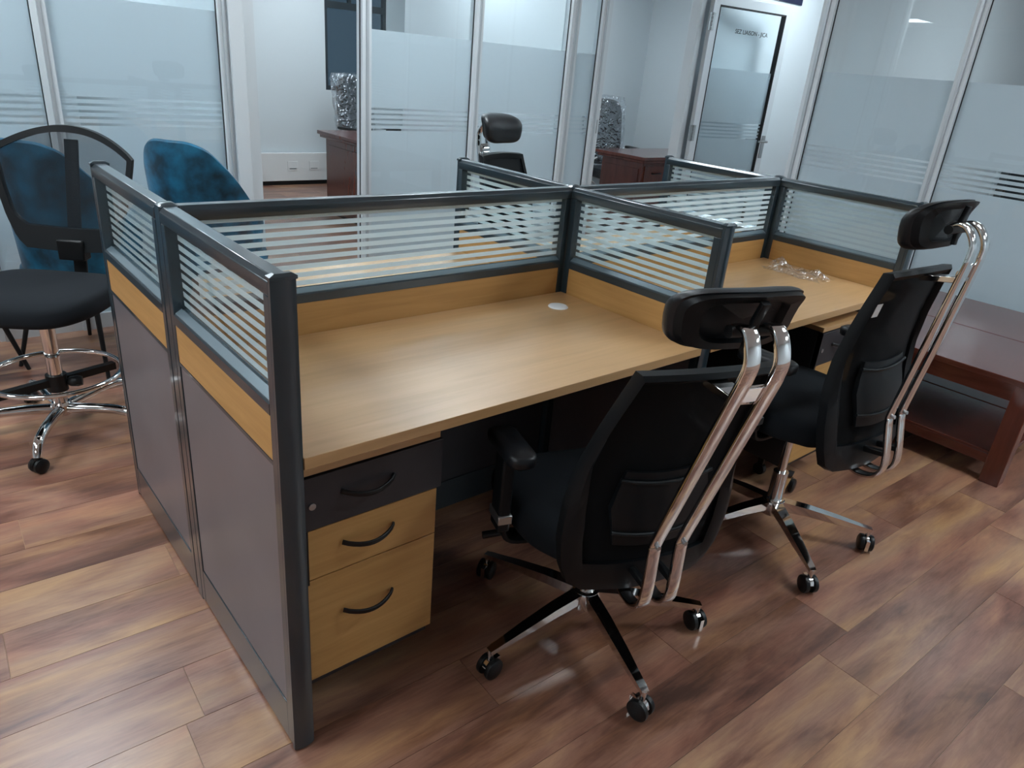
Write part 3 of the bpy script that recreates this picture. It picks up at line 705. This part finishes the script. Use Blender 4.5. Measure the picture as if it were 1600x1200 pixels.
    # shell: rim plus recessed floor
    sh = MB(); rim_o, rim_m, rim_i, flo = [], [], [], []
    for i in range(48):
        a = 2*PI*i/48; c, s = math.cos(a), math.sin(a)
        u = math.copysign(abs(c)**0.52, c); v = math.copysign(abs(s)**0.57, s)
        for lst, k, dy_ in ((rim_o,0.96,-0.008),(rim_m,0.91,-0.028),(rim_i,0.68,-0.030),(flo,0.62,-0.015)):
            x, y, z = hr(u*k, v*k); lst.append((x, y+dy_, z))
    n = 48; vs = rim_o+rim_m+rim_i+flo
    fs = [(k*n+i,k*n+(i+1)%n,(k+1)*n+(i+1)%n,(k+1)*n+i) for k in range(3) for i in range(n)]+[tuple(3*n+i for i in range(n))]
    bk(sh.add(vs, fs).build('headrest_shell', MT['softblack'], r, smooth=45))
    bk(MB().sweep([(0,-0.412,1.015),(0,-0.418,1.045),(0,-0.424,1.075),(0,-0.440,1.115)], rrect(0.018,0.012,0.003,2), side=(1,0,0)).build('headrest_rib', MT['softblack'], r, smooth=45))
    bk(MB().lathe([(0.012,-0.050),(0.012,0.050)], 14, (0,-0.418,1.056), 'x').build('headrest_pivot', MT['black'], r, smooth=45))
    # armrests
    for sx in (-1,1):
        x = sx*0.288
        ap = up(MB().box(x-0.016,x+0.016,-0.045,0.015,0.40,0.615).build('arm_post', MT['softblack'], r, bevel=0.006))
        up(MB().box(x-0.019,x+0.019,-0.049,0.019,0.425,0.450).build('arm_collar', MT['steel'], r, bevel=0.003))
        up(MB().sweep(smoothpath([(sx*0.12,-0.015,0.366),(sx*0.23,-0.015,0.362),(sx*0.275,-0.015,0.375),(x,-0.015,0.405)],4), rrect(0.06,0.012,0.004,2), side=(0,1,0)).build('arm_bracket', MT['softblack'], r, smooth=40))
        pd = MB(); rg = []
        for zz_, sc in ((0.614,0.86),(0.620,0.97),(0.632,1.0),(0.642,0.96),(0.647,0.80),(0.648,0.3)):
            rg.append([(x+u*sc - sx*0.012, -0.015+v*(sc*0.5+0.5 if sc > .5 else sc), zz_-0.012*max(0,(v/0.12))**2) for u, v in rrect(0.072,0.195,0.030,6)])
        n = len(rg[0])
        pd.add([q for g_ in rg for q in g_], [tuple(range(n-1,-1,-1)), tuple(n*5+i for i in range(n))]+[(k*n+i,k*n+(i+1)%n,(k+1)*n+(i+1)%n,(k+1)*n+i) for k in range(5) for i in range(n)])
        up(pd.build('arm_pad', MT['leather'], r, smooth=50))
    return r, up, bk
c1, _, _ = exec_chair('black high-back chair with chrome spine at the near desk, closest to the camera', (0.834,-0.076), math.radians(-19), 0.0, 0.0, math.radians(-108.7))
c2, up2, bk2 = exec_chair('black high-back chair with chrome spine beside the coffee table', (1.745,-0.115), math.radians(-5), 0.088, math.radians(-11), math.radians(-126), dy=-0.005)
bk2(MB().box(-0.158,-0.128,-0.0012,0.0,-0.020,0.020).xform(Matrix.Translation((0,-0.300,0.838)) @ Matrix.Rotation(math.radians(21),4,'X')).build('care_tag', MT['white'], c2))
exec_chair('black high-back chair on the far side, only headrest and back top showing', (2.08,1.64), math.radians(191), 0.085, math.radians(-8), 0.3)

# ------------------------------------------------------------------ draughting stool
def stool(loc, rz, label):
    r = tag(empty('drafting_stool', (loc[0], loc[1], 0), rz), label, 'stool')
    R = 0.325; a0 = math.radians(-114.5)-rz
    MB().lathe([(0.026,0.070),(0.036,0.075),(0.038,0.115),(0.030,0.125),(0.026,0.125)], 24).build('hub', MT['chrome'], r, smooth=40)
    for k in range(5):
        a = a0+k*2*PI/5; d = Vector((math.cos(a), math.sin(a), 0))
        path = smoothpath([d*q+Vector((0,0,z)) for q, z in ((0.03,0.098),(0.12,0.108),(0.22,0.112),(0.285,0.100),(0.315,0.075),(R,0.058))], 4)
        n = len(path)
        MB().tube(path, 0.021, 12, scales=[1.0-0.28*i/n for i in range(n)], side=(-d.y,d.x,0)).build('base_arm', MT['chrome'], r, smooth=60)
        b = MB()
        for sx in (-1,1): b.lathe([(0,sx*0.003),(0.022,sx*0.003),(0.028,sx*0.010),(0.027,sx*0.019),(0.018,sx*0.025),(0,sx*0.026)], 18, (0,0,0.028), 'x')
        b.lathe([(0.012,0.05),(0.012,0.064)], 10).xform(Matrix.Translation(d*R) @ Matrix.Rotation(a+0.9,4,'Z')).build('caster', MT['black'], r, smooth=45)
    MB().lathe([(0.0255,0.12),(0.0255,0.44),(0.019,0.445),(0.019,0.50)], 22).build('gas_column', MT['chrome'], r, smooth=40)
    MB().lathe([(0.034,0.47),(0.034,0.485)], 20).build('column_collar', MT['black'], r, smooth=40)
    pr = [(0.225*math.cos(2*PI*i/48), 0.225*math.sin(2*PI*i/48), 0.245) for i in range(48)]
    fr = MB().tube(pr, 0.0095, 10, closed=True).build('foot_ring', MT['chrome'], r, smooth=60)
    ra = math.radians(-6)-rz+math.radians(22)
    MB().box(-0.222,0.222,-0.014,0.014,0.198,0.226).xform(Matrix.Rotation(ra,4,'Z')).build('ring_spoke', MT['black'], fr)
    MB().lathe([(0.036,0.175),(0.036,0.24)], 20).build('ring_clamp', MT['black'], r, smooth=40)
    MB().lathe([(0.008,0.03),(0.02,0.045),(0.022,0.07),(0.018,0.085)], 14, (0,0,0.205), 'x').xform(Matrix.Rotation(-rz-0.3,4,'Z')).build('clamp_knob', MT['black'], r, smooth=40)
    MB().box(-0.08,0.08,-0.11,0.09,0.475,0.515).build('seat_plate', MT['black'], r, bevel=0.006)
    n = 40; rings = []
    for sc, z in ((0.80,0.505),(0.96,0.515),(1.0,0.540),(0.985,0.570),(0.92,0.586),(0.7,0.592),(0.35,0.588),(0.02,0.586)):
        g = []
        for i in range(n):
            a = 2*PI*i/n; c, s = math.cos(a), math.sin(a)
            x = 0.245*math.copysign(abs(c)**0.6,c)*sc; y = 0.235*math.copysign(abs(s)**0.6,s)*sc
            g.append((x, y, z-0.02*max(0,(y-0.12)/0.115)**2+0.012*(x/0.245)**2*(1 if z > .56 else 0)))
        rings.append(g)
    MB().add([q for g in rings for q in g], [tuple(range(n-1,-1,-1)), tuple(7*n+i for i in range(n))]+[(k*n+i,k*n+(i+1)%n,(k+1)*n+(i+1)%n,(k+1)*n+i) for k in range(7) for i in range(n)]).build('seat', MT['fabric'], r, smooth=60, subd=1)
    # fan shaped mesh back
    def by(x, z): return -0.255-0.10*(z-0.66)/0.45+0.9*x*x*0.9
    def hw(z): return lerp_table([(0.665,0.155),(0.70,0.185),(0.78,0.215),(0.88,0.240),(0.98,0.258),(1.02,0.262)], z)
    ztop = lambda x: 1.018+0.095*(1-(x/0.262)**2)
    out = []
    for i in range(15): z = 0.665+(1.015-0.665)*i/14; out.append((-hw(z), z))
    for i in range(1,24): x = -0.262+0.524*i/24; out.append((x, ztop(x)))
    for i in range(15): z = 1.015-(1.015-0.665)*i/14; out.append((hw(z), z))
    for i in range(1,12): x = 0.155-0.31*i/12; out.append((x, 0.665-0.012*math.sin(PI*i/12)))
    inn = []
    for x, z in out:
        zi = 0.740+(1.088-0.740)*(z-0.653)/(1.113-0.653)
        xi = math.copysign(min(abs(x), hw(min(zi,1.02))-0.022), x); zi = min(zi, ztop(xi)-0.024)
        inn.append((xi, zi))
    nF = len(out)
    vs = [(x,by(x,z)+0.010,z) for x,z in out]+[(x,by(x,z)-0.012,z) for x,z in out]+[(x,by(x,z)-0.012,z) for x,z in inn]+[(x,by(x,z)+0.010,z) for x,z in inn]
    fs = [(k*nF+i,k*nF+(i+1)%nF,((k+1)%4)*nF+(i+1)%nF,((k+1)%4)*nF+i) for k in range(4) for i in range(nF)]
    MB().add(vs, fs).build('back_frame', MT['softblack'], r, smooth=45)
    for off in (0.0055, -0.0065):
        g = []
        for i in range(12):
            t = i/11; row = []
            for q in range(17):
                s = -1+2*q/16
                zt_ = ztop(s*0.25)-0.02; z = 0.725+(zt_-0.725)*t; x = s*(hw(min(z,1.02))-0.012)
                row.append((x, by(x,z)+off, z))
            g.append(row)
        MB().sheet(g).build('back_net', MT['stoolmesh'], r, smooth=60, fix=False)
    MB().sweep([(0,-0.10,0.495),(0,-0.22,0.495),(0,-0.285,0.53),(0,-0.295,0.60),(0,-0.285,0.70),(0,-0.318,0.85),(0,-0.365,1.06)], rrect(0.05,0.014,0.004,2), side=(1,0,0)).build('back_spine', MT['black'], r, smooth=40)
    MB().box(-0.05,0.05,-0.29,-0.235,0.62,0.70).build('back_bracket', MT['black'], r, bevel=0.006)
    return r
stool((-0.105,1.875), math.radians(142), 'tall black mesh-back stool with chrome foot ring beside the workstation')

# ------------------------------------------------------------------ teal velvet shell chairs
def velvet_chair(loc, rz, label):
    r = tag(empty('shell_chair', (loc[0], loc[1], 0), rz), label, 'chair', 'teal velvet chairs along the glazing')
    # barrel shell: angle 0 at the back (local -y), heights drop towards the arms
    f_, b_ = [], []
    NA, NV = 29, 9
    for iv in range(NV):
        v = iv/(NV-1); fr, br = [], []
        for ia in range(NA):
            a = math.radians(-128+256*ia/(NA-1)); t = abs(a)/math.radians(128)
            ht = lerp_table([(0,1.03),(0.14,1.03),(0.28,1.0),(0.47,0.88),(0.7,0.70),(0.88,0.635),(1.0,0.60)], t)
            z = 0.40+(ht-0.40)*v
            rx = 0.235+0.040*v*(1-0.3*t); ry = 0.235+0.045*v*(1-0.5*t)
            edge = 0.5*math.cos(min(1,max(0,(v-0.8)/0.2))*PI)+0.5
            th = 0.022+0.030*edge*(1-0.3*v)
            x, y = math.sin(a), -math.cos(a)
            fr.append((x*(rx-th), y*(ry-th), z)); br.append((x*rx, y*ry, z))
        f_.append(fr); b_.append(br)
    MB().slab(f_, b_).build('shell', MT['velvet'], r, smooth=55, subd=1)
    n = 36; rings = []
    for sc, z in ((0.85,0.385),(0.98,0.40),(1.0,0.43),(0.97,0.465),(0.85,0.482),(0.4,0.486),(0.02,0.486)):
        rings.append([(0.245*math.copysign(abs(math.cos(2*PI*i/n))**0.75,math.cos(2*PI*i/n))*sc, 0.02+0.25*math.copysign(abs(math.sin(2*PI*i/n))**0.75,math.sin(2*PI*i/n))*sc, z) for i in range(n)])
    MB().add([q for g in rings for q in g], [tuple(range(n-1,-1,-1)), tuple(6*n+i for i in range(n))]+[(k*n+i,k*n+(i+1)%n,(k+1)*n+(i+1)%n,(k+1)*n+i) for k in range(6) for i in range(n)]).build('seat_cushion', MT['velvet'], r, smooth=60)
    for sx in (-1,1):
        for sy in (-1,1):
            MB().tube([(sx*0.15,sy*0.15,0.39),(sx*0.225,sy*0.225,0.0)], 0.013, 10, scales=[1.0,0.7], side=(0.7,-0.7*sx*sy,0)).build('leg', MT['black'], r, smooth=50)
    return r
velvet_chair((0.755,2.62), math.radians(-50), 'teal velvet shell chair with its whole back showing above the end screen')
velvet_chair((0.17,2.60), math.radians(-50), 'teal velvet shell chair seen through the right of the stool mesh')
velvet_chair((-0.44,2.60), math.radians(-50), 'teal velvet shell chair at the left edge, seen through the stool mesh')

# ------------------------------------------------------------------ coffee table
def coffee_table():
    x0, x1, y0, y1 = 2.885, 4.12, -0.515, 0.62
    r = tag(empty('coffee_table', (x0,y0,0)), 'large reddish brown wooden coffee table with lower shelf by the right glazing', 'coffee table')
    lx, ly = x1-x0, y1-y0
    box('top_board', 0, lx/2-0.002, 0, ly, 0.445, 0.47, MT['cherry_y'], r, 0.002)
    box('top_board', lx/2+0.002, lx, 0, ly, 0.445, 0.47, MT['cherry_y'], r, 0.002)
    for a in (0.004, lx-0.079):
        for b in (0.004, ly-0.079): box('leg', a, a+0.075, b, b+0.075, 0, 0.445, MT['cherry'], r, 0.003)
    for nm, a in (('apron',0), ('apron',1)):
        xx = 0.012 if a == 0 else lx-0.034
        box('apron', xx, xx+0.022, 0.079, ly-0.079, 0.375, 0.445, MT['cherry_y'], r)
        yy = 0.012 if a == 0 else ly-0.034
        box('apron', 0.079, lx-0.079, yy, yy+0.022, 0.375, 0.445, MT['cherry'], r)
    box('shelf_board', 0.020, lx/2-0.006, 0.03, ly-0.03, 0.115, 0.135, MT['cherry_y'], r, 0.002)
    box('shelf_board', lx/2+0.006, lx-0.020, 0.03, ly-0.03, 0.115, 0.135, MT['cherry_y'], r, 0.002)
    box('shelf_rail', 0.010, 0.030, 0.079, ly-0.079, 0.085, 0.125, MT['cherry_y'], r)
    return r
coffee_table()

# ------------------------------------------------------------------ crumpled plastic on the far desk
def crumple(name, cx, cy, z, sx, sy, hgt, seed, label):
    rnd = random.Random(seed); NX, NY = 15, 11; g = []
    bumps = [(rnd.uniform(-.9,.9), rnd.uniform(-.9,.9), rnd.uniform(.4,1)*hgt, rnd.uniform(.12,.35)) for _ in range(16)]
    for i in range(NY):
        row = []
        for jx in range(NX):
            u = -1+2*jx/(NX-1); v = -1+2*i/(NY-1)
            hh = sum(b_*math.exp(-((u-a)**2+(v-c)**2)/(d*d)) for a, c, b_, d in bumps)
            k = 1-0.25*rnd.random()*max(abs(u),abs(v))
            row.append((cx+u*sx*k+rnd.uniform(-.004,.004), cy+v*sy*k+rnd.uniform(-.004,.004), z+0.002+max(0,hh*(1-max(abs(u),abs(v))**3))+rnd.uniform(0,.004)))
        g.append(row)
    return tag(MB().sheet(g).build(name, MT['wrap'], None, smooth=25, fix=False), label, 'plastic wrap')
crumple('plastic_wrap', 2.44, 0.37, 0.75, 0.075, 0.15, 0.030, 3, 'crumpled clear plastic wrapping lying on the far oak worktop')

# ------------------------------------------------------------------ office desks and wrapped chairs behind the glazing
def exec_desk(x0, x1, y0, y1, label, handle=False):
    r = tag(empty('office_desk', (x0,y0,0)), label, 'desk', 'cherry desks in the glazed offices')
    lx, ly = x1-x0, y1-y0
    box('top_board', 0, lx, 0, ly, 0.728, 0.76, MT['cherry'], r, 0.004)
    box('top_moulding', 0.018, lx-0.018, 0.018, ly-0.018, 0.700, 0.728, MT['cherry'], r, 0.006)
    pw_ = min(0.40, lx/2-0.10)
    box('pedestal_left', 0.06, 0.06+pw_, 0.06, ly-0.06, 0.03, 0.700, MT['cherry'], r, 0.003)
    box('pedestal_right', lx-0.06-pw_, lx-0.06, 0.06, ly-0.06, 0.03, 0.700, MT['cherry'], r, 0.003)
    box('modesty_panel', 0.06+pw_, lx-0.06-pw_, 0.08, 0.10, 0.10, 0.700, MT['cherry'], r)
    box('plinth', 0.075, 0.045+pw_, 0.075, ly-0.075, 0, 0.03, MT['black'], r); box('plinth', lx-0.045-pw_, lx-0.075, 0.075, ly-0.075, 0, 0.03, MT['black'], r)
    box('side_panel', 0.052, 0.06, 0.10, ly-0.10, 0.08, 0.64, MT['cherry'], r, 0.002)
    if handle:
        d = box('drawer', 0.09, 0.43, 0.048, 0.06, 0.50, 0.67, MT['cherry'], r, 0.002)
        MB().tube([(0.20,0.048,0.60),(0.20,0.03,0.60),(0.32,0.03,0.60),(0.32,0.048,0.60)], 0.006, 8).build('handle', MT['black'], d, smooth=50)
    return r
exec_desk(2.72, 3.42, 4.02, 5.47, 'reddish wooden desk in the middle office, half hidden by frosted glass')
exec_desk(5.15, 6.45, 3.54, 4.20, 'reddish wooden desk in the room with the open glass door', True)
def wrapped_chair(loc, rz, label, seed):
    r = tag(empty('wrapped_chair', (loc[0],loc[1],0), rz), label, 'chair', 'office chairs still in plastic wrap')
    MB().lathe([(0.03,0.06),(0.04,0.07),(0.04,0.12),(0.028,0.125),(0.028,0.40)], 18).build('column', MT['black'], r, smooth=40)
    for k in range(5):
        a = k*2*PI/5; d = Vector((math.cos(a),math.sin(a),0))
        MB().tube([d*0.02+Vector((0,0,0.10)), d*0.31+Vector((0,0,0.07))], 0.02, 8, scales=[1,0.7]).build('base_arm', MT['black'], r, smooth=50)
        MB().lathe([(0,-0.02),(0.028,-0.018),(0.03,0),(0.028,0.018),(0,0.02)], 14, tuple(d*0.32+Vector((0,0,0.03))), 'x').build('caster', MT['black'], r, smooth=50)
    def cushion(nm, cx, cy, cz, sx, sy, sz, tilt):
        q = MB(); n = 24; rings = []
        for sc, t in ((0.7,-1),(0.95,-0.85),(1,0),(0.95,0.85),(0.7,1)):
            rings.append([(sx*math.copysign(abs(math.cos(2*PI*i/n))**0.5,math.cos(2*PI*i/n))*sc, sy*t, sz*math.copysign(abs(math.sin(2*PI*i/n))**0.5,math.sin(2*PI*i/n))*sc) for i in range(n)])
        q.add([p_ for g in rings for p_ in g], [tuple(range(n-1,-1,-1)), tuple(4*n+i for i in range(n))]+[(k*n+i,k*n+(i+1)%n,(k+1)*n+(i+1)%n,(k+1)*n+i) for k in range(4) for i in range(n)])
        return q.xform(Matrix.Translation((cx,cy,cz)) @ Matrix.Rotation(tilt,4,'X')).build(nm, MT['leather'], r, smooth=50, subd=1)
    cushion('seat', 0, 0.02, 0.455, 0.25, 0.25, 0.06, PI/2) if False else MB().box(-0.25,0.25,-0.22,0.26,0.40,0.50).build('seat', MT['leather'], r, bevel=0.03, seg=3)
    cushion('backrest', 0, -0.25, 0.86, 0.235, 0.05, 0.36, 0.14)
    for sx in (-1,1):
        MB().box(sx*0.29-0.015,sx*0.29+0.015,-0.05,0.02,0.44,0.70).box(min(sx*0.24,sx*0.30),max(sx*0.24,sx*0.30),-0.04,0.01,0.42,0.45).build('arm_post', MT['black'], r, bevel=0.004)
        MB().box(sx*0.29-0.035,sx*0.29+0.035,-0.17,0.14,0.70,0.73).build('arm_pad', MT['black'], r, bevel=0.012)
    rnd = random.Random(seed); f_ = []
    NA, NZ = 40, 14
    for iz in range(NZ):
        t = iz/(NZ-1); z = 0.50+0.735*t; row = []
        yc = -0.20-0.105*t
        for ia in range(NA+1):
            a = 2*PI*(ia % NA)/NA; rnd2 = random.Random(seed*1000+iz*50+(ia % NA))
            k = (1 if t < 0.97 else 0.9)*(1+rnd2.uniform(-.09,.05))
            x = 0.265*math.copysign(abs(math.cos(a))**0.6,math.cos(a))*k; y = yc+0.085*math.copysign(abs(math.sin(a))**0.7,math.sin(a))*k
            row.append((x, y, z+(0.012*math.sin(a*5+seed)*(1-t))))
        f_.append(row)
    cv = MB().sheet(f_); cv.v += [(0, -0.305, 1.25)]
    ci = len(cv.v)-1; base = (NZ-1)*(NA+1)
    cv.f += [(base+i, base+i+1, ci) for i in range(NA)]
    cv.build('plastic_cover', MT['wrap'], r, smooth=20, fix=False)
    return r
wrapped_chair((3.62,6.05), math.radians(195), 'plastic-wrapped office chair in front of the dark window', 5)
wrapped_chair((5.84,4.58), math.radians(165), 'plastic-wrapped office chair behind the desk in the open room', 9)
tr = tag(empty('wall_trunking', (1.2, 6.94, 0)), 'long low white cable trunking with sockets along the office back wall', 'trunking')
MB().box(0,4.05,0.0,0.044,0.045,0.35).build('cover', MT['white'], tr, bevel=0.004)
MB().box(0,4.05,0.010,0.044,0.0,0.045).build('kick', MT['black'], tr)
for x in (1.86,2.12,2.42):
    s_ = MB().box(x,x+0.12,-0.006,0.0,0.16 if x < 2.4 else 0.07,0.26 if x < 2.4 else 0.17).build('socket', MT['white'], tr, bevel=0.002)
    MB().box(x+0.02,x+0.10,-0.0068,-0.006,0.175 if x < 2.4 else 0.085,0.185 if x < 2.4 else 0.095).build('socket_slot', MT['steel'], s_)
tag(MB().tube(smoothpath([(5.30,4.30,0.66),(5.22,4.33,0.60),(5.17,4.33,0.50),(5.20,4.32,0.42),(5.30,4.31,0.40),(5.36,4.30,0.30),(5.34,4.30,0.01)],6), 0.008, 8).build('power_cable', MT['white'], None, smooth=60), 'white cable looping down beside the desk in the open room', 'cable')
